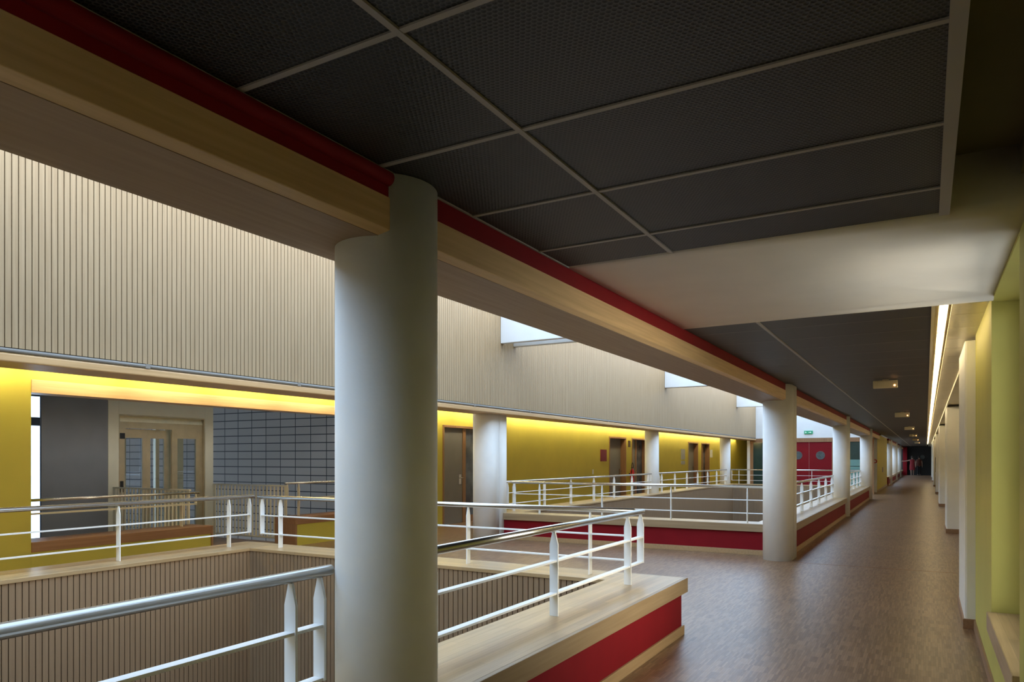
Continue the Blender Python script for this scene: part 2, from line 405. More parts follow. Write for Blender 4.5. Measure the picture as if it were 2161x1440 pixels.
# dark plank ceiling of the far bay
cp2 = empty('ceiling_planks', (-0.9, 6.0, ZC), kind='structure', label='dark plank ceiling running down the corridor')
seams = []
y = 6.0; n = 0
while y < 78:
    b = 6.58 if n == 0 else y+0.659
    seams.append((y, b)); y = b; n += 1
for a, b in seams:
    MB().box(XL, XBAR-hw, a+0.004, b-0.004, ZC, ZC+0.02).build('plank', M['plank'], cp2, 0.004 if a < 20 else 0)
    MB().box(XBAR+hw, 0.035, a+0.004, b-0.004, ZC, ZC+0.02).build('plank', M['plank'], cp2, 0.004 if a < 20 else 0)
MB().box(XBAR-hw, XBAR+hw, 6.0, 78, ZC-0.01, ZC+0.02).build('long_bar', M['bar'], cp2)
MB().box(XL, 0.035, 6.0, 78, ZC+0.022, ZC+0.03).build('backing', M['backing'], cp2)
# lit cove: frame, tubes, cream metal strip
MB().box(0.035, 0.058, 6.0, 78, ZC-0.03, ZC+0.10).build('edge_frame', M['cream'], cp2)
cs = empty('ceiling_strip', (0.3, 6.0, 2.66), kind='structure', label='cream metal ceiling strip lit by the lamps')
for a, b in seams:
    MB().box(0.165, 0.72, a+0.004, b-0.004, 2.665, 2.68).build('strip_panel', M['strip_metal'], cs)
MB().box(0.058, 0.72, 6.0, 78, 2.80, 2.82).build('cove_top', M['cream'], cs)
MB().box(0.36, 0.385, 9.05, 78, 2.615, 2.664).build('edge_rail', M['strip_metal'], cs)
tube_proto = None
def tube_thing(x, y, z, label, group, length=1.45, mat='lamp'):
    t = empty('fluorescent_tube', (x, y, z), label, 'lamp', group)
    MB().tube((x, y-length/2, z), (x, y+length/2, z), 0.019, 10).build('tube', M[mat], t)
    MB().box(x-0.03, x+0.03, y-length/2, y+length/2, z+0.022, z+0.05).build('batten', M['rail_white'], t)
    return t
proto = tube_thing(0.115, 6.02+0.76, 2.655, 'white glowing tube in the strip light along the right ceiling edge', 'strip light tubes along the right ceiling')
def dup(root, loc):
    r = root.copy(); COL.objects.link(r); r.location = loc
    for ch in root.children:
        c = ch.copy(); c.parent = r; COL.objects.link(c)
        for g in ch.children:
            d = g.copy(); d.parent = c; COL.objects.link(d)
    return r
for k in range(1, 38): dup(proto, (0.115, 6.78+1.5*k, 2.655))

# ------------------------------------------------------------------ end of the corridor
de = empty('door_9', (-0.7, 77, 0), kind='structure', label='dark glazed doors closing the corridor')
MB().box(-1.55, 0.36, 77, 77.06, 0, 2.35).build('leaf_glass', M['charcoal'], de)
MB().box(-1.95, 0.8, 77.07, 77.2, 0, 3.0).build('surround', M['charcoal'], de)
for x in (-0.72,): MB().box(x-0.02, x+0.02, 76.97, 77, 0, 2.35).build('meeting_stile', M['black'], de)
for x in (-0.28,): MB().tube((x, 76.95, 1.68), (x, 77.0, 1.68), 0.19, 20).build('porthole', M['porthole'], de)
struct('wall_end', MB().box(-1.86, -1.52, 76.2, 77, 0, 2.6), M['red'], label='red jamb beside the dark end doors')

# ------------------------------------------------------------------ columns
def arc(cx, cy, r, a0, a1, n=20):
    return [(cx+r*math.cos(R(a0+(a1-a0)*i/n)), cy+r*math.sin(R(a0+(a1-a0)*i/n))) for i in range(n+1)]
def round_col(x, y, z1, label):
    o = MB().prism(arc(0, 0, COLR, 0, 360, 288)[:-1], 'z', 0, z1, True).build('column', M['white'], None, 0, label, 'column')
    o.location = (x, y, 0); return o
def split_col(x, y, z1, label):
    t = empty('column', (x, y+0.2, 0), label, 'column')
    a = arc(x, y, COLR, 180, 360, 120) + [(x+COLR, y+0.19), (x-COLR, y+0.19)]
    MB().prism(a, 'z', 0, z1, True).build('front_half', M['white'], t)
    b = arc(x, y+0.42, COLR, 0, 180, 120) + [(x-COLR, y+0.215), (x+COLR, y+0.215)]
    MB().prism(b, 'z', 0, z1, True).build('rear_half', M['white'], t)
    return t
CY = [2.386, 11.64, 21.3, 30.6]
round_col(COLX, CY[0], ZC-0.002, 'big white round column in the foreground left of centre')
split_col(COLX, CY[1], ZC-0.002, 'white split column standing on the parquet at the corridor end of the bridge')
round_col(COLX, CY[2], ZC-0.002, 'white round column in the near bench between the split column and the yellow block')
round_col(COLX, CY[3], ZC-0.002, 'white round column on the near side, just before the yellow block')
for i, y in enumerate((49.3, 58.7, 68.0)):
    round_col(COLX, y, ZC-0.002, ['first white column past the yellow block down the corridor', 'second white column past the yellow block', 'last white column before the dark end doors'][i])
split_col(FCOLX, CY[1], 2.42, 'white split column on the far gallery beside a grey door')
round_col(FCOLX, CY[2], 2.42, 'white round column on the far gallery right of the fire extinguisher')
round_col(FCOLX, CY[3], 2.42, 'farthest white round column on the far gallery, before the green glass')
round_col(FCOLX, CY[0]-0.3, 2.42, 'white round column on the far gallery beyond the left edge')

# ------------------------------------------------------------------ near beam
bl = [('veneered beam overhead at upper left, up to the big foreground column', YBACK, CY[0]),
      ('veneered beam between the big foreground column and the split column', CY[0], CY[1]+0.2),
      ('veneered beam running from the split column to the next column', CY[1]+0.2, CY[2]),
      ('veneered beam over the near bench just before the yellow block', CY[2], CY[3]),
      ('veneered beam from the last column before the yellow block', CY[3], 37.0)]
bl += [('veneered beam above the openings past the yellow block', 46.5, 76.2)]
for i, (lab, a, b) in enumerate(bl):
    t = empty('beam', ((XB0+XB1)/2, (a+b)/2, 2.428), lab, 'beam')
    g = 0.001
    MB().prism([(XB0, 2.428), (XB1-0.035, 2.428), (XB1, 2.448), (XB1, 2.577), (XB0, 2.577)], 'y', a+g, b-g).build('cladding', M['beam_wood'], t, 0.003)
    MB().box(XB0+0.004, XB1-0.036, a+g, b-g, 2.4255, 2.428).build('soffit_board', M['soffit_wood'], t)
    MB().box(XB0, XB1-0.004, a+g, b-g, 2.577, ZC+0.02).build('red_band', M['red'], t)
    if i == 0:
        MB().tube((XB1+0.003, a, 2.645), (XB1+0.003, CY[0]-0.165, 2.645), 0.028, 16).build('conduit', M['red'], t, label='rounded red conduit along the beam top')
# wall above the near beam, raised past the skylight to block low bright sky
struct('wall_atrium_near', MB().box(-2.30, XB0+0.06, YBACK, 80, ZC+0.02, 5.45), M['slat'], label='upper wall of the atrium on the near side, raised as an added sky shield')

# ------------------------------------------------------------------ slatted walls
def slats(mb, axis, fixed, a, b, z0, z1, side, pitch=0.055, gap=0.0085, th=0.016):
    n = int((b-a)/pitch)
    p = (b-a)/n
    for i in range(n):
        s0 = a+i*p+gap/2; s1 = a+(i+1)*p-gap/2
        if axis == 'y': mb.box(fixed, fixed+side*th, s0, s1, z0, z1)
        else: mb.box(s0, s1, fixed, fixed+side*th, z0, z1)
XS = -6.90
wf = empty('wall_atrium_far', (XS, 15, 2.5), kind='structure', label='tall slatted wood wall above the far gallery')
mb = MB(); slats(mb, 'y', XS-0.016, YBACK, 34.98, 2.515, 4.55, 1); mb.build('slat_cladding', M['slat'], wf)
MB().box(XS-0.25, XS-0.017, YBACK, 35, 2.50, 4.55).build('backing', M['backing'], wf)
tr = MB(); tr.box(XS-0.5, XS+0.02, YBACK, 35.0, 2.388, 2.462)
struct('trim_1', tr, M['beam_wood'], bevel=0.012, label='wood ledge under the slatted wall')
lr = empty('lighting_track', (XS, 15, 2.465), 'long grey track fixed under the slatted wall', 'track')
MB().tube((XS+0.006, YBACK, 2.488), (XS+0.006, 34.9, 2.488), 0.019, 12).build('channel', M['track'], lr)
y = 0.45
while y < 34:
    MB().box(XS-0.01, XS+0.027, y-0.025, y+0.025, 2.466, 2.51).build('joint_collar', M['track'], lr); y += 2.05

# white beams across the atrium
for i, (y, lab) in enumerate([(2.0, 'white beam across the atrium above the first bridgeless void'), (11.62, 'white skylight beam above the bridge, nearer of the pair'), (12.1, 'white skylight beam above the bridge, farther of the pair'),
                              (21.4, 'white skylight beam in the middle of the atrium'), (31.0, 'farthest white skylight beam, before the white end wall')]):
    MB().box(XS+0.001, -2.30, y, y+(0.12 if 11 < y < 13 else 0.22), 3.70, 4.5).build('skylight_beam', M['white_wall'], None, 0.01, lab, 'beam')

# ------------------------------------------------------------------ benches round the voids
def bench_ring(name, label, sides, outer_mat='red'):
    """sides: list of (axis, inner, outer, a, b, zone) ; inner = void edge, outer = coping edge"""
    xs = [0.5*(s[1]+s[2]) for s in sides if s[0] == 'y']
    ysm = [0.5*(s[3]+s[4]) for s in sides if s[0] == 'y']
    t = empty(name, (sum(xs)/len(xs), sum(ysm)/len(ysm), 0), label, 'bench')
    for axis, inn, out, a, b, ia, ib, fa, fb in sides:
        sg = 1 if out > inn else -1
        def bx(mbx, p, q, z0, z1, a=a, b=b):
            if axis == 'y': mbx.box(p, q, a, b, z0, z1)
            else: mbx.box(a, b, p, q, z0, z1)
        st = 'stave_y' if axis == 'y' else 'stave_x'
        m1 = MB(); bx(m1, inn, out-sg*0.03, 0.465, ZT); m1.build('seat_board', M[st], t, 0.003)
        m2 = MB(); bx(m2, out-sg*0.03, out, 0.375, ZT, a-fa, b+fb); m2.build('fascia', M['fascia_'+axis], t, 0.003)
        m3 = MB(); bx(m3, inn+sg*0.08, out-sg*0.045, 0.0, 0.464, a+ia-(0.081 if axis == 'x' else 0), b-ib+(0.081 if axis == 'x' else 0)); m3.build('base_panel', M[outer_mat], t)
        m4 = MB(); bx(m4, out-sg*0.0451, out-sg*0.028, 0.0, 0.082, a+ia*0.62-fa, b-ib*0.62+fb); m4.build('skirting', M['skirt'], t, 0.002)
        m5 = MB()
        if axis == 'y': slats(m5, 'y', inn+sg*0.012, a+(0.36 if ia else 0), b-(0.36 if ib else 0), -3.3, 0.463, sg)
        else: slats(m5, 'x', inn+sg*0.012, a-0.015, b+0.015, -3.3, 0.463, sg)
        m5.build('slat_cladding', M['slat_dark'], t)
        m6 = MB(); bx(m6, inn+sg*0.028, inn+sg*0.08, -3.3, 0.464, a+(0.36 if ia else 0)-(0.06 if axis == 'x' else 0), b-(0.36 if ib else 0)+(0.06 if axis == 'x' else 0)); m6.build('backing', M['backing'], t)
    return t
bench_ring('parapet_bench', 'red and oak bench around the nearest void, in the foreground',
           [('y', VX1, BX, YBACK+0.02, 6.269, 0, 0.014, 0, 0.031), ('x', 5.83, 6.30, VX0, VX1, 0, 0, 0.56, 0.56), ('y', VX0, FX, YBACK+0.02, 6.269, 0, 0.014, 0, 0.031)])
bench_ring('parapet_bench', 'red and oak bench around the middle void, beyond the bridge',
           [('x', 12.44, 11.97, VX0, VX1, 0, 0, 0.17, 0.56), ('y', VX1, BX, 12.0, 30.77, 0.014, 0.014, 0, 0.03), ('x', 30.35, 30.80, VX0, VX1, 0, 0, 0.56, 0.56), ('y', VX0, FX, 12.0, 30.77, 0.014, 0.014, 0, 0.03)])
bench_ring('parapet_bench', 'far red bench past the yellow block down the corridor',
           [('y', VX1, BX, 46.6, 76.0, 0, 0, 0, 0)])

# ------------------------------------------------------------------ railings
def railing(label, axis, fixed, a, b, posts, ends=(True, True), z0=ZT, top=1.11, bars=(0.868, 0.652), mat='rail_white', rad=0.0235, pw=0.062):
    t = empty('railing', ((fixed, (a+b)/2, z0) if axis == 'y' else ((a+b)/2, fixed, z0)), label, 'railing')
    P = (lambda s, w, z: (fixed+w, s, z)) if axis == 'y' else (lambda s, w, z: (s, fixed+w, z))
    MB().tube(P(a, 0, top-rad), P(b, 0, top-rad), rad, 20).build('handrail', M['steel'], t)
    for zb in bars:
        m = MB(); p, q = P(a+0.06, -0.024, zb-0.006), P(b-0.06, 0.024, zb+0.006)
        m.box(p[0], q[0], p[1], q[1], p[2], q[2]); m.build('rail_bar', M[mat], t)
    def plate(s, zb, name):
        h = top-2*rad
        w = pw/2
        out = [(-w, zb), (w, zb), (w, h-0.085), (w*0.75, h-0.055), (0.010, h), (-0.010, h), (-w*0.75, h-0.055), (-w, h-0.085)]
        m = MB()
        if axis == 'y': m.prism([(fixed+o[0], o[1]) for o in out], 'y', s-0.006, s+0.006)
        else: m.prism([(fixed+o[0], o[1]) for o in out], 'x', s-0.006, s+0.006)
        m.build(name, M[mat], t, 0.0015)
    for s in posts: plate(s, z0, 'post')
    if ends[0]: plate(a+0.06, bars[-1]-0.006, 'end_plate')
    if ends[1]: plate(b-0.06, bars[-1]-0.006, 'end_plate')
    return t
def spaced(a, b, n): return [a+(b-a)*i/(n-1) for i in range(n)]
RXN, RXF = -2.15, -7.17
railing('steel railing at lower left, ending just before the big foreground column', 'y', RXN, YBACK+0.1, 2.235, [-4.6, -3.3, -1.95, -0.6, 0.72, 2.02], (False, True))
railing('steel railing on the foreground bench, right of the big column', 'y', RXN, 2.75, 6.06, [2.95, 4.32, 5.69])
railing('steel railing across the end of the nearest void, along the bridge', 'x', 6.04, -6.97, -2.22, [-6.60, -5.28, -3.96, -2.64])
railing('steel railing on the far side of the nearest void, at left', 'y', RXF, YBACK+0.1, 6.13, [-5.03, -3.68, -2.33, -0.98, 0.37, 1.72, 3.07, 4.42, 5.77], (False, True))
railing('steel railing along the bridge in front of the middle void', 'x', 12.2, -6.98, -2.22, [-6.38, -5.10, -3.82, -2.54])
railing('near side railing of the middle void, just past the split column', 'y', RXN, 12.42, 20.98, spaced(12.75, 20.7, 7))
railing('near side railing of the middle void, last stretch before the yellow block', 'y', RXN, 21.62, 30.38, spaced(21.9, 30.1, 7))
railing('far gallery railing of the middle void, before the extinguisher column', 'y', RXF, 12.28, 20.95, spaced(12.6, 20.65, 7))
railing('far gallery railing of the middle void, past the extinguisher column', 'y', RXF, 21.62, 30.45, spaced(21.95, 30.15, 7))
railing('steel railing across the far end of the middle void, before the red doors', 'x', 30.58, -7.05, -2.22, [-6.7, -5.3, -3.9, -2.6])
railing('railing down the corridor past the yellow block', 'y', RXN, 49.6, 58.4, spaced(49.9, 58.1, 7))
railing('last railing down the corridor, close to the dark end doors', 'y', RXN, 59.0, 67.7, spaced(59.3, 67.4, 7))

# ------------------------------------------------------------------ far gallery: yellow wall, doors, cove
doors = [(13.71, 15.45), (23.84, 25.5), (26.1, 27.9), (33.6, 35.3), (35.9, 37.45)]
DZ = 2.33
wl = MB()
wl.box(YW-0.3, YW, YBACK, 4.855, 0, ZC+0.05)
edges = [12.2]
for a, b in doors: edges += [a, b]
edges.append(52)
for i in range(0, len(edges), 2): wl.box(YW-0.3, YW, edges[i], edges[i+1], 0, ZC+0.05)
for a, b in doors: wl.box(YW-0.3, YW, a, b, DZ, ZC+0.05)
wl.box(YW-0.3, YW, 4.855, 12.2, 2.54, ZC+0.05)
struct('wall_left', wl, M['yellow'], label='yellow wall of the far gallery')
struct('trim_2', MB().box(YW-0.3, YW+0.012, 4.855, 12.2, 2.375, 2.54), M['beam_wood'], bevel=0.003, label='wood lintel over the lift lobby opening')
struct('ceiling_gallery', MB().box(YW-0.3, XS-0.2, YBACK, 52, ZC+0.05, ZC+0.25), M['white_wall'], label='ceiling of the far gallery')
struct('wall_gallery_end', MB().box(YW-0.3, -7.0, 52, 52.2, 0, 3), M['white_wall'], label='end wall of the far gallery')
for i, (a, b) in enumerate(doors):
    d = empty('door_%d' % (i+1), (YW, (a+b)/2, 0), kind='structure', label=['grey door with a narrow glass sidelight on the far gallery', 'grey recessed door beside the maroon board', 'grey recessed door behind the fire extinguisher', 'dark recessed door right of the grey notice', 'dark recessed door left of the farthest far column'][i])
    f = MB(); c = 0.055
    f.box(YW-0.23, YW+0.015, a, a+c, 0, DZ); f.box(YW-0.23, YW+0.015, b-c, b, 0, DZ); f.box(YW-0.23, YW+0.015, a+c, b-c, DZ-c, DZ)
    f.build('door_frame', M['brown_wood_z'], d, 0.003)
    xl = YW-0.05 if i == 0 else YW-0.20
    leaf_b = a+0.90 if i != 1 else b-c
    if i == 3: leaf_b = b-c
    MB().box(xl-0.045, xl, a+c, leaf_b, 0.005, DZ-c).build('door_leaf', M['grey_door'], d)
    h = MB(); h.box(xl, xl+0.008, leaf_b-0.16, leaf_b-0.06, 0.93, 1.16); h.tube((xl+0.05, leaf_b-0.1, 1.08), (xl+0.05, leaf_b+0.0, 1.08), 0.01, 8); h.tube((xl, leaf_b-0.1, 1.08), (xl+0.05, leaf_b-0.1, 1.08), 0.01, 8)
    h.build('handle', M['steel'], d, label='steel lever handle on a backplate')
    if leaf_b < b-c-0.01:
        MB().box(xl-0.08, xl+0.02, leaf_b, leaf_b+0.12, 0, DZ-c).build('mullion', M['brown_wood_z'], d)
        MB().box(xl-0.03, xl-0.02, leaf_b+0.12, b-c, 0.16, DZ-c).build('sidelight', M['sidelight'], d)
        MB().box(xl-0.05, xl, leaf_b+0.12, b-c, 0, 0.16).build('sill_panel', M['brown_wood_z'], d)
struct('wall_rooms', MB().box(YW-2.0, YW-1.9, 12.5, 52, 0, 3), M['grey_wall'], label='back of the rooms behind the doors')
# lamps in the far cove
proto2 = tube_thing(YW+0.22, -5.2, 2.655, 'cove lamp above the ledge washing the yellow wall', 'cove lamps over the far gallery', 1.2, 'cove_lamp')
for k in range(1, 37): dup(proto2, (YW+0.22, -5.2+1.33*k, 2.655))

# wall furniture on the yellow wall
MB().box(YW, YW+0.03, 23.05, 23.55, 1.45, 1.86).build('notice_board', M['maroon'], None, 0, 'maroon square board on the yellow wall left of a door', 'board')
MB().box(YW, YW+0.02, 25.72, 25.92, 1.98, 2.22).build('door_sign', M['brown_sign'], None, 0, 'small dark plate on the yellow wall between two doors', 'sign')
MB().box(YW, YW+0.02, 28.05, 28.35, 1.52, 1.95).build('notice', M['paper'], None, 0, 'grey notice beside the door behind the extinguisher', 'notice')
nt = empty('notice', (YW, 32.7, 1.5), 'tall grey notice with a caption strip on the yellow wall', 'notice')
MB().box(YW, YW+0.02, 32.45, 33.05, 1.50, 1.98).build('sheet', M['paper'], nt)
MB().box(YW, YW+0.02, 32.45, 33.05, 1.28, 1.44).build('caption_sheet', M['paper'], nt)
MB().box(YW, YW+0.05, 37.55, 37.9, 1.6, 2.0).build('intercom', M['white_wall'], None, 0.01, 'small white box on the yellow wall right of the last door', 'box')
sw = MB().box(YW, YW+0.012, 22.35, 22.45, 1.02, 1.18).build('light_switch', M['white_wall'], None, 0.003, 'white light switch low on the yellow wall', 'switch')
ex = empty('fire_extinguisher', (YW+0.12, 25.83, 0.66), 'red fire extinguisher with black hose hung between two doors', 'extinguisher')
MB().lathe((YW+0.12, 25.83), [(0.02, 0.66), (0.075, 0.67), (0.08, 0.70), (0.08, 1.06), (0.066, 1.11), (0.03, 1.15), (0.028, 1.18)], 20).build('cylinder', M['ext_red'], ex)
MB().box(YW+0.10, YW+0.14, 25.77, 25.9, 1.18, 1.22).build('valve', M['black'], ex)
pts = [(YW+0.13, 25.83+0.09*math.cos(t), 1.2+0.19*math.sin(t)) for t in [math.pi*i/10 for i in range(11)]]
pts += [(YW+0.13, 25.74, 1.0), (YW+0.13, 25.735, 0.85)]
MB().path(pts, 0.014, 8).build('hose', M['black'], ex)
MB().box(YW, YW+0.04, 25.79, 25.87, 0.95, 1.0).build('bracket', M['black'], ex)

# ------------------------------------------------------------------ lift lobby beyond the opening
def parapet(label, a, b, gap):
    t = empty('lobby_parapet', (YW-0.25, (a+b)/2, 0), label, 'parapet')
    MB().box(YW-0.45, YW, a+gap, b, 0, 0.375).build('base_panel', M['yellow'], t)
    MB().box(YW-0.5, YW+0.02, a, b, 0.375, 0.5).build('coping', M['brown_wood'], t, 0.004)
    return t
pA = parapet('low yellow parapet with brown coping left of the lift passage', 4.856, 7.47, 0)
MB().box(YW-0.5, YW+0.02, 7.471, 7.50, 0, 0.5).build('end_board', M['brown_wood_z'], pA)
pB = parapet('low yellow parapet with brown coping right of the lift passage', 9.2, 12.19, 0.04)
MB().box(YW-0.5, YW+0.02, 9.2, 9.239, 0, 0.374).build('end_board', M['brown_wood_z'], pB)
railing('slim cream railing on the parapet left of the lift passage', 'y', YW-0.27, 4.87, 7.46, [7.15], (False, True), 0.5, 1.03, (0.84, 0.83), 'rail_cream', 0.019, 0.06)
railing('slim cream railing on the parapet right of the lift passage', 'y', YW-0.27, 9.22, 12.15, [9.55, 11.3], (True, False), 0.5, 1.12, (0.82, 0.81), 'rail_cream', 0.019, 0.06)
def balustrade(label, y):
    t = empty('balustrade', (-11.1, y, 0), label, 'railing')
    MB().box(-12.25, -10.2, y-0.02, y+0.02, 1.03, 1.055).build('top_rail', M['rail_cream'], t)
    MB().box(-12.25, -10.2, y-0.015, y+0.015, 0.06, 0.085).build('bottom_rail', M['rail_cream'], t)
    for k in range(21):
        x = -12.22+k*0.0985
        wv = 0.028 if k in (0, 20) else 0.010
        MB().box(x-wv, x+wv, y-0.012, y+0.012, 0 if k in (0, 20) else 0.085, 1.03).build('baluster', M['rail_cream'], t)
    return t
balustrade('cream bar balustrade on the left of the lift passage', 7.47)
balustrade('cream bar balustrade on the right of the lift passage', 9.5)
# the stair hall
struct('wall_blocks', MB().box(-20.0, YW-0.3, 12.35, 12.6, -3.3, 3.3), M['blocks'], label='grey block wall of the stair hall')
struct('wall_lift_side', MB().box(-12.35, -12.3, 6.311, 7.395, -3.3, 3.3), M['grey_wall'], label='plain grey wall left of the lift')
struct('wall_stair_side', MB().box(-20, YW-0.3, 4.3, 4.6, -3.3, 3.3), M['grey_wall'], label='side wall of the stair hall')
struct('ceiling_stair', MB().box(-20, YW-0.3, 4.3, 12.6, 3.3, 3.5), M['white_wall'], label='ceiling of the stair hall')
w2 = empty('window_2', (-20, 8.5, 0), kind='structure', label='tall stair window with dark frame')
w = MB()
for y in [4.6, 6.0, 7.4, 8.8, 11.0, 12.28]: w.box(-20.08, -20.0, y, y+0.07, -3.3, 3.3)
w.box(-20.075, -20.005, 4.605, 12.345, 2.40, 2.62); w.box(-20.075, -20.005, 4.605, 12.345, 3.16, 3.295); w.box(-20.075, -20.005, 4.605, 12.345, -1.5, -1.2)
w.build('window_frame', M['frame_grey'], w2)
MB().box(-20.05, -20.045, 4.67, 12.3, -3.3, 3.16).build('pane', M['glass'], w2)

lf = empty('lift', (-12.3, 8.46, 0), 'steel and glass lift door in a cream surround, seen through the lobby opening', 'lift')
X0 = -12.3
p = MB(); p.box(X0-0.25, X0, 7.40, 7.59, 0, 2.585); p.box(X0-0.25, X0, 9.34, 9.53, 0, 2.585); p.box(X0-0.25, X0, 7.59, 9.34, 2.33, 2.585)
p.build('surround', M['cream'], lf, 0.004)
XI = X0-0.05
p = MB(); p.box(XI, X0-0.006, 7.592, 7.61, 0, 2.33); p.box(XI, X0-0.006, 9.32, 9.338, 0, 2.33); p.box(XI-0.08, X0-0.006, 7.61, 9.32, 2.31, 2.328)
p.build('reveal', M['lift_steel'], lf)
p = MB(); p.box(XI-0.04, XI, 7.61, 9.32, 2.09, 2.205); p.box(XI-0.04, XI, 7.61, 7.73, 0, 2.09); p.box(XI-0.04, XI, 8.66, 8.77, 0, 2.09); p.box(XI-0.04, XI, 9.17, 9.32, 0, 2.09)
p.box(XI-0.04, XI, 8.77, 9.17, 1.93, 2.09); p.box(XI-0.04, XI, 8.77, 9.17, 0, 0.15)
p.build('door_frame', M['lift_steel'], lf)
MB().prism([(XI-0.03, 2.21), (XI+0.005, 2.205), (XI-0.035, 2.31), (XI-0.07, 2.31)], 'y', 7.612, 9.318).build('header_panel', M['header'], lf, label='steel header panel with lamp reflection painted as pale colour')
MB().box(XI-0.03, XI-0.02, 8.77, 9.17, 0.15, 1.93).build('side_glass', M['lift_glass'], lf)
for a, b in ((7.735, 8.185), (8.195, 8.655)):
    xx = XI-0.05 if a < 8 else XI-0.10
    p = MB(); s = 0.045 if a < 8 else 0.09
    p.box(xx-0.03, xx, a, a+(0.015 if a < 8 else s), 0.02, 2.08); p.box(xx-0.03, xx, b-0.09, b, 0.02, 2.08)
    g0 = a+(0.015 if a < 8 else s); p.box(xx-0.03, xx, g0, b-0.09, 1.92, 2.08); p.box(xx-0.03, xx, g0, b-0.09, 0.02, 0.14)
    d = p.build('door_leaf', M['lift_steel'], lf)
    MB().box(xx-0.02, xx-0.012, a+0.015, b-0.09, 0.14, 1.92).build('leaf_glass', M['lift_glass'], d)
MB().box(XI, XI+0.015, 7.63, 7.725, 1.90, 2.0).build('floor_display', M['black'], lf)
MB().box(XI, XI+0.012, 7.645, 7.70, 0.95, 1.15).build('call_button', M['black'], lf)
p = MB()
for y in (7.62, 8.30, 9.28): p.box(XI-1.5, XI-1.42, y, y+0.08, -3.3, 2.9)
p.box(XI-0.9, XI-0.84, 8.2, 8.28, -3.3, 2.9); p.box(XI-0.62, XI-0.56, 8.9, 9.3, -3.3, 2.9)
p.build('guide_posts', M['lift_steel'], lf)

# ------------------------------------------------------------------ facade at the end of the atrium
YF = 35.0
fw = MB(); fw.box(-7.3, -1.95, YF, YF+0.3, 2.475, 4.55); fw.box(-7.30, -7.16, YF, YF+0.3, 0, 2.475)
struct('wall_facade', fw, M['white_wall'], label='bright white wall above the red doors')
struct('trim_3', MB().box(-7.16, -1.95, YF-0.02, YF+0.1, 2.29, 2.475), M['brown_wood_z'], label='wood band above the red doors')
sp = MB()
for a, b in ((-7.16, -7.02), (-5.66, -5.53), (-3.63, -3.50), (-2.05, -1.95)): sp.box(a, b, YF-0.01, YF+0.09, 0, 2.29)
struct('trim_4', sp, M['brown_wood_z'], label='wood posts of the glazed end screen')
dr = empty('door_6', (-4.58, YF, 0), kind='structure', label='red double doors with round portholes')
for a, b in ((-5.528, -4.584), (-4.576, -3.632)):
    lfm = MB().box(a, b, YF+0.01, YF+0.06, 0.005, 2.285).build('door_leaf', M['red_door'], dr)
    cx = (a+b)/2
    MB().tube((cx, YF+0.002, 1.69), (cx, YF+0.012, 1.69), 0.155, 28).build('porthole', M['porthole'], lfm)
    ring = MB()
    for k in range(28):
        t0, t1 = 2*math.pi*k/28, 2*math.pi*(k+1)/28
        q = [(cx+r*math.cos(t), 1.69+r*math.sin(t)) for r, t in ((0.15, t0), (0.19, t0), (0.19, t1), (0.15, t1))]
        ring.prism(q, 'y', YF-0.008, YF+0.012)
    ring.build('porthole_ring', M['frame_grey'], lfm)
MB().box(-4.583, -4.577, YF+0.02, YF+0.03, 0.01, 2.28).build('meeting_gap', M['rail_cream'], dr)
g1 = empty('window_3', (-6.3, YF, 0), kind='structure', label='dark green glass screen left of the red doors')
MB().box(-7.02, -5.66, YF+0.03, YF+0.04, 0.05, 2.29).build('pane', M['screen'], g1)
g2 = empty('window_4', (-2.8, YF, 0), kind='structure', label='dark glass screen over a teal panel right of the red doors')
MB().box(-3.5, -2.05, YF+0.03, YF+0.04, 1.5, 2.29).build('pane', M['screen'], g2)
p = MB(); p.box(-3.5, -2.05, YF+0.02, YF+0.06, 0.0, 1.0); p.box(-3.5, -2.05, YF+0.02, YF+0.06, 1.02, 1.2); p.box(-3.5, -2.05, YF+0.02, YF+0.06, 1.22, 1.5); p.build('lower_panel', M['teal'], g2)
struct('wall_hall_back', MB().box(-7.3, -1.97, 38, 38.2, 0, 3.0), M['dark'], label='dark hall behind the glazed screen')
struct('ceiling_hall', MB().box(-7.3, -1.97, YF+0.3, 46.5, 2.9, 3.1), M['dark'], label='ceiling of the dark hall')
es = empty('exit_sign', (-4.6, YF-0.1, 2.66), 'green emergency exit sign on the white end wall above the red doors', 'sign')
MB().box(-4.78, -4.42, YF-0.05, YF, 2.66, 2.80).build('case', M['green_glow'], es)
g = MB()
yy = YF-0.056
g.box(-4.74, -4.71, yy, yy+0.005, 2.70, 2.735); g.prism([(-4.725, 2.745), (-4.71, 2.745), (-4.71, 2.765), (-4.725, 2.765)], 'y', yy, yy+0.005)
g.prism([(-4.70, 2.715), (-4.66, 2.72), (-4.66, 2.728), (-4.70, 2.733)], 'y', yy, yy+0.005)
g.box(-4.60, -4.52, yy, yy+0.005, 2.72, 2.738); g.prism([(-4.52, 2.70), (-4.47, 2.729), (-4.52, 2.758)], 'y', yy, yy+0.005)
g.build('pictogram', M['sign_white'], es)

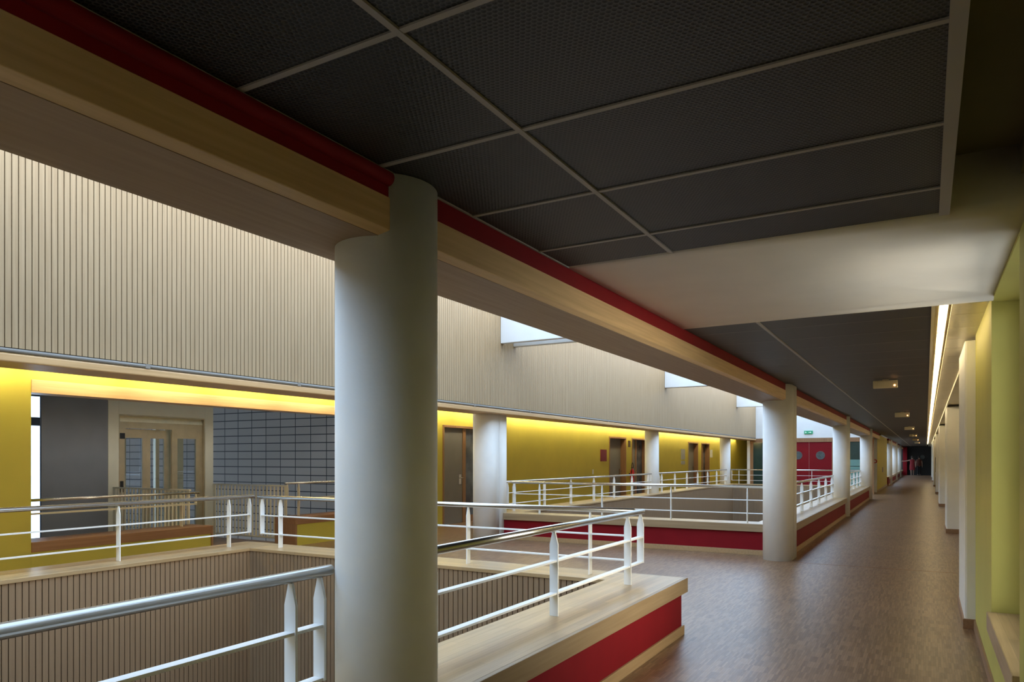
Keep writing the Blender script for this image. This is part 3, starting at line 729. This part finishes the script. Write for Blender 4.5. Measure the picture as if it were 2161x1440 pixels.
# yellow block closing the corridor's left side, then the second atrium
yb = MB(); yb.box(-2.3, -1.93, 37.0, 46.5, 0, ZC)
struct('wall_block', yb, M['yellow'], label='yellow wall block on the left of the corridor')
struct('wall_block_face', MB().box(-2.3, -1.935, 36.96, 37.0, 0, ZC), M['white_wall'], label='white end face of the yellow block')
struct('baseboard_block', MB().box(-1.93, -1.915, 36.95, 46.5, 0, 0.1), M['skirt'], label='skirting of the yellow block')
fa = empty('fire_alarm', (-2.02, 36.93, 1.42), 'small round red and black fitting on the white face of the yellow block', 'alarm')
MB().tube((-2.02, 36.96, 1.42), (-2.02, 36.92, 1.42), 0.09, 16).build('body', M['ext_red'], fa)
MB().tube((-2.02, 36.92, 1.42), (-2.02, 36.90, 1.42), 0.05, 12).build('cap', M['rail_white'], fa)
MB().box(-1.93, -1.925, 41.3, 42.1, 0.85, 1.1).build('wall_panel', M['brown_sign'], None, 0, 'small dark panel low on the yellow block', 'panel')
struct('wall_second_atrium', MB().box(-7.2, -6.95, 46.5, 80, -3.3, 4.55), M['white_wall'], label='far wall of the second atrium')
struct('wall_between', MB().box(-7.2, -2.3, 46.3, 46.5, -3.3, 4.55), M['white_wall'], label='wall between the two atria')
struct('wall_far_end', MB().box(-7.2, 1.2, 80, 80.2, -3.3, 4.55), M['dark'], label='end wall')
struct('wall_outer', MB().box(-1.86, -1.80, 37, 37.01, 2.6, 2.7), M['dark'])
struct('wall_cover', MB().box(-7.2, -1.95, YF+0.3, 46.4, 4.4, 4.55), M['white_wall'], label='roof between the atria')
for nm, y in (('wall_hall_left', 0),): struct(nm, MB().box(-7.3, -7.2, YF+0.3, 46.5, 0, 3.1), M['white_wall'], label='side wall of the dark hall')

# ------------------------------------------------------------------ ceiling-hung emergency lights
def emergency(y, label):
    x = -0.50
    t = empty('emergency_light', (x, y, ZC), label, 'emergency light', 'emergency lights along the corridor ceiling')
    MB().box(x-0.16, x+0.155, y-0.025, y+0.025, ZC-0.125, ZC-0.012).build('housing', M['emerg'], t, 0.012)
    MB().box(x-0.04, x+0.04, y-0.015, y+0.015, ZC-0.02, ZC).build('mount', M['emerg'], t)
    MB().tube((x+0.115, y-0.025, ZC-0.088), (x+0.115, y-0.034, ZC-0.088), 0.012, 10).build('indicator', M['led'], t)
for i, y in enumerate((11.6, 19.9, 28.9, 37.8, 46.6, 55.5)):
    emergency(y, ['nearest cream emergency light under the plank ceiling', 'second emergency light along the plank ceiling', 'third emergency light along the plank ceiling', 'fourth emergency light along the plank ceiling', 'fifth emergency light along the plank ceiling', 'farthest emergency light by the dark end doors'][i])

# ------------------------------------------------------------------ people at the far end
def person(x, y, label, top_mat, dress, arm):
    t = empty('person', (x, y, 0), label, 'person')
    V = []; E = []; RAD = []
    def add(p, r, par=None):
        V.append(p); RAD.append(r)
        if par is not None: E.append((par, len(V)-1))
        return len(V)-1
    pel = add((0, 0, 0.95), 0.15)
    w_ = add((0, 0, 1.12), 0.12, pel); c = add((0, 0.01, 1.32), 0.15, w_); n = add((0, 0, 1.47), 0.055, c)
    h1 = add((0, 0.01, 1.56), 0.075, n); h2 = add((0, 0.01, 1.66), 0.085, h1); add((0, 0.01, 1.74), 0.06, h2)
    for s in (-1, 1):
        hp = add((s*0.09, 0, 0.88), 0.095, pel)
        st = 0.10*s
        kn = add((s*0.09, st*0.9-0.02, 0.49), 0.06, hp); an = add((s*0.085, st*1.4+0.04, 0.09), 0.04, kn)
        add((s*0.09, st*1.4-0.10, 0.035), 0.035, an)
        sh = add((s*0.17, 0, 1.40), 0.065, c)
        if arm and s < 0:
            el = add((-0.45, -0.03, 1.32), 0.045, sh); wr = add((-0.70, -0.06, 1.30), 0.032, el); d = Vector((-1, -0.1, 0))
        else:
            el = add((s*0.24, 0.03, 1.13), 0.045, sh); wr = add((s*0.25, -0.08, 0.90), 0.032, el); d = Vector((0.05*s, -0.15, -1)).normalized()
        base = Vector(V[wr]); pm = add(tuple(base+d*0.07), 0.034, wr)
        side = Vector((0, 0, 1)) if arm and s < 0 else Vector((0, 1, 0))
        for k, ln in enumerate((0.075, 0.085, 0.08, 0.065)):
            f0 = add(tuple(Vector(V[pm])+d*0.035+side*(k-1.5)*0.021), 0.011, pm)
            f1 = add(tuple(Vector(V[f0])+d*ln*0.5), 0.010, f0); add(tuple(Vector(V[f1])+d*ln*0.5+Vector((0, -0.012, 0))), 0.008, f1)
        t0 = add(tuple(base+d*0.05+side*0.04), 0.012, wr); add(tuple(Vector(V[t0])+d*0.045+side*0.02), 0.010, t0)
    me = bpy.data.meshes.new('body'); me.from_pydata(V, E, []); o = bpy.data.objects.new('body', me); COL.objects.link(o); o.parent = t
    me.materials.append(M['skin'])
    sk = o.modifiers.new('skin', 'SKIN')
    if not me.skin_vertices: me.attributes.new('skin', 'FLOAT', 'POINT')
    for i, sv in enumerate(me.skin_vertices[0].data):
        sv.radius = (RAD[i], RAD[i]*(0.75 if i in (0, 1, 2) else 1)); sv.use_root = (i == 0)
    ss = o.modifiers.new('subdiv', 'SUBSURF'); ss.levels = 1; ss.render_levels = 1
    def ring(prof, name, mat):
        mb = MB(); n = 24; o0 = 0
        for (rx, ry, z) in prof:
            for i in range(n):
                a = 2*math.pi*i/n; mb.v.append((x+rx*math.cos(a), y+ry*math.sin(a), z))
        for j in range(len(prof)-1):
            for i in range(n):
                i2 = (i+1) % n; mb.sm.add(len(mb.f)); mb.f.append((j*n+i, j*n+i2, (j+1)*n+i2, (j+1)*n+i))
        return mb.build(name, mat, t)
    if dress:
        ring([(0.23, 0.20, 0.50), (0.215, 0.18, 0.75), (0.21, 0.165, 0.95), (0.165, 0.135, 1.13), (0.20, 0.15, 1.30), (0.22, 0.12, 1.41), (0.08, 0.08, 1.475)], 'dress', top_mat)
    else:
        ring([(0.21, 0.165, 0.86), (0.20, 0.16, 1.0), (0.17, 0.14, 1.14), (0.21, 0.155, 1.32), (0.22, 0.12, 1.41), (0.08, 0.08, 1.475)], 'top', top_mat)
        for s in (-1, 1):
            MB().prism(arc(0, 0, 0.001, 0, 360, 4)[:-1], 'z', 0, 0.001)
            mb = MB(); pts = [(s*0.09, 0, 0.93, 0.105), (s*0.09, 0.09*s-0.02, 0.49, 0.075), (s*0.085, 0.14*s+0.04, 0.08, 0.062)]
            n2 = 16
            for (px, py, pz, r) in pts:
                for i in range(n2):
                    a = 2*math.pi*i/n2; mb.v.append((x+px+r*math.cos(a), y+py+r*math.sin(a), pz))
            for j in range(2):
                for i in range(n2):
                    i2 = (i+1) % n2; mb.sm.add(len(mb.f)); mb.f.append((j*n2+i, j*n2+i2, (j+1)*n2+i2, (j+1)*n2+i))
            mb.build('trouser_leg', M['trousers'], t)
    hb = MB(); n = 16; prof = [(0.0, 1.805), (0.06, 1.795), (0.095, 1.74), (0.10, 1.66), (0.085, 1.58)]
    for r_, z in prof:
        for i in range(n):
            a = 2*math.pi*i/n; hb.v.append((x+r_*math.cos(a), y+0.03+r_*math.sin(a)*1.02, z))
    for j in range(len(prof)-1):
        for i in range(n):
            i2 = (i+1) % n; hb.sm.add(len(hb.f)); hb.f.append((j*n+i, j*n+i2, (j+1)*n+i2, (j+1)*n+i))
    hb.build('hair', M['hair'], t)
    return t
person(-1.08, 75.2, 'person in a red dress with one arm stretched out, at the dark end doors', M['dress'], True, True)
person(-0.55, 76.0, 'person in a rust top and dark trousers at the dark end doors', M['rust'], False, False)
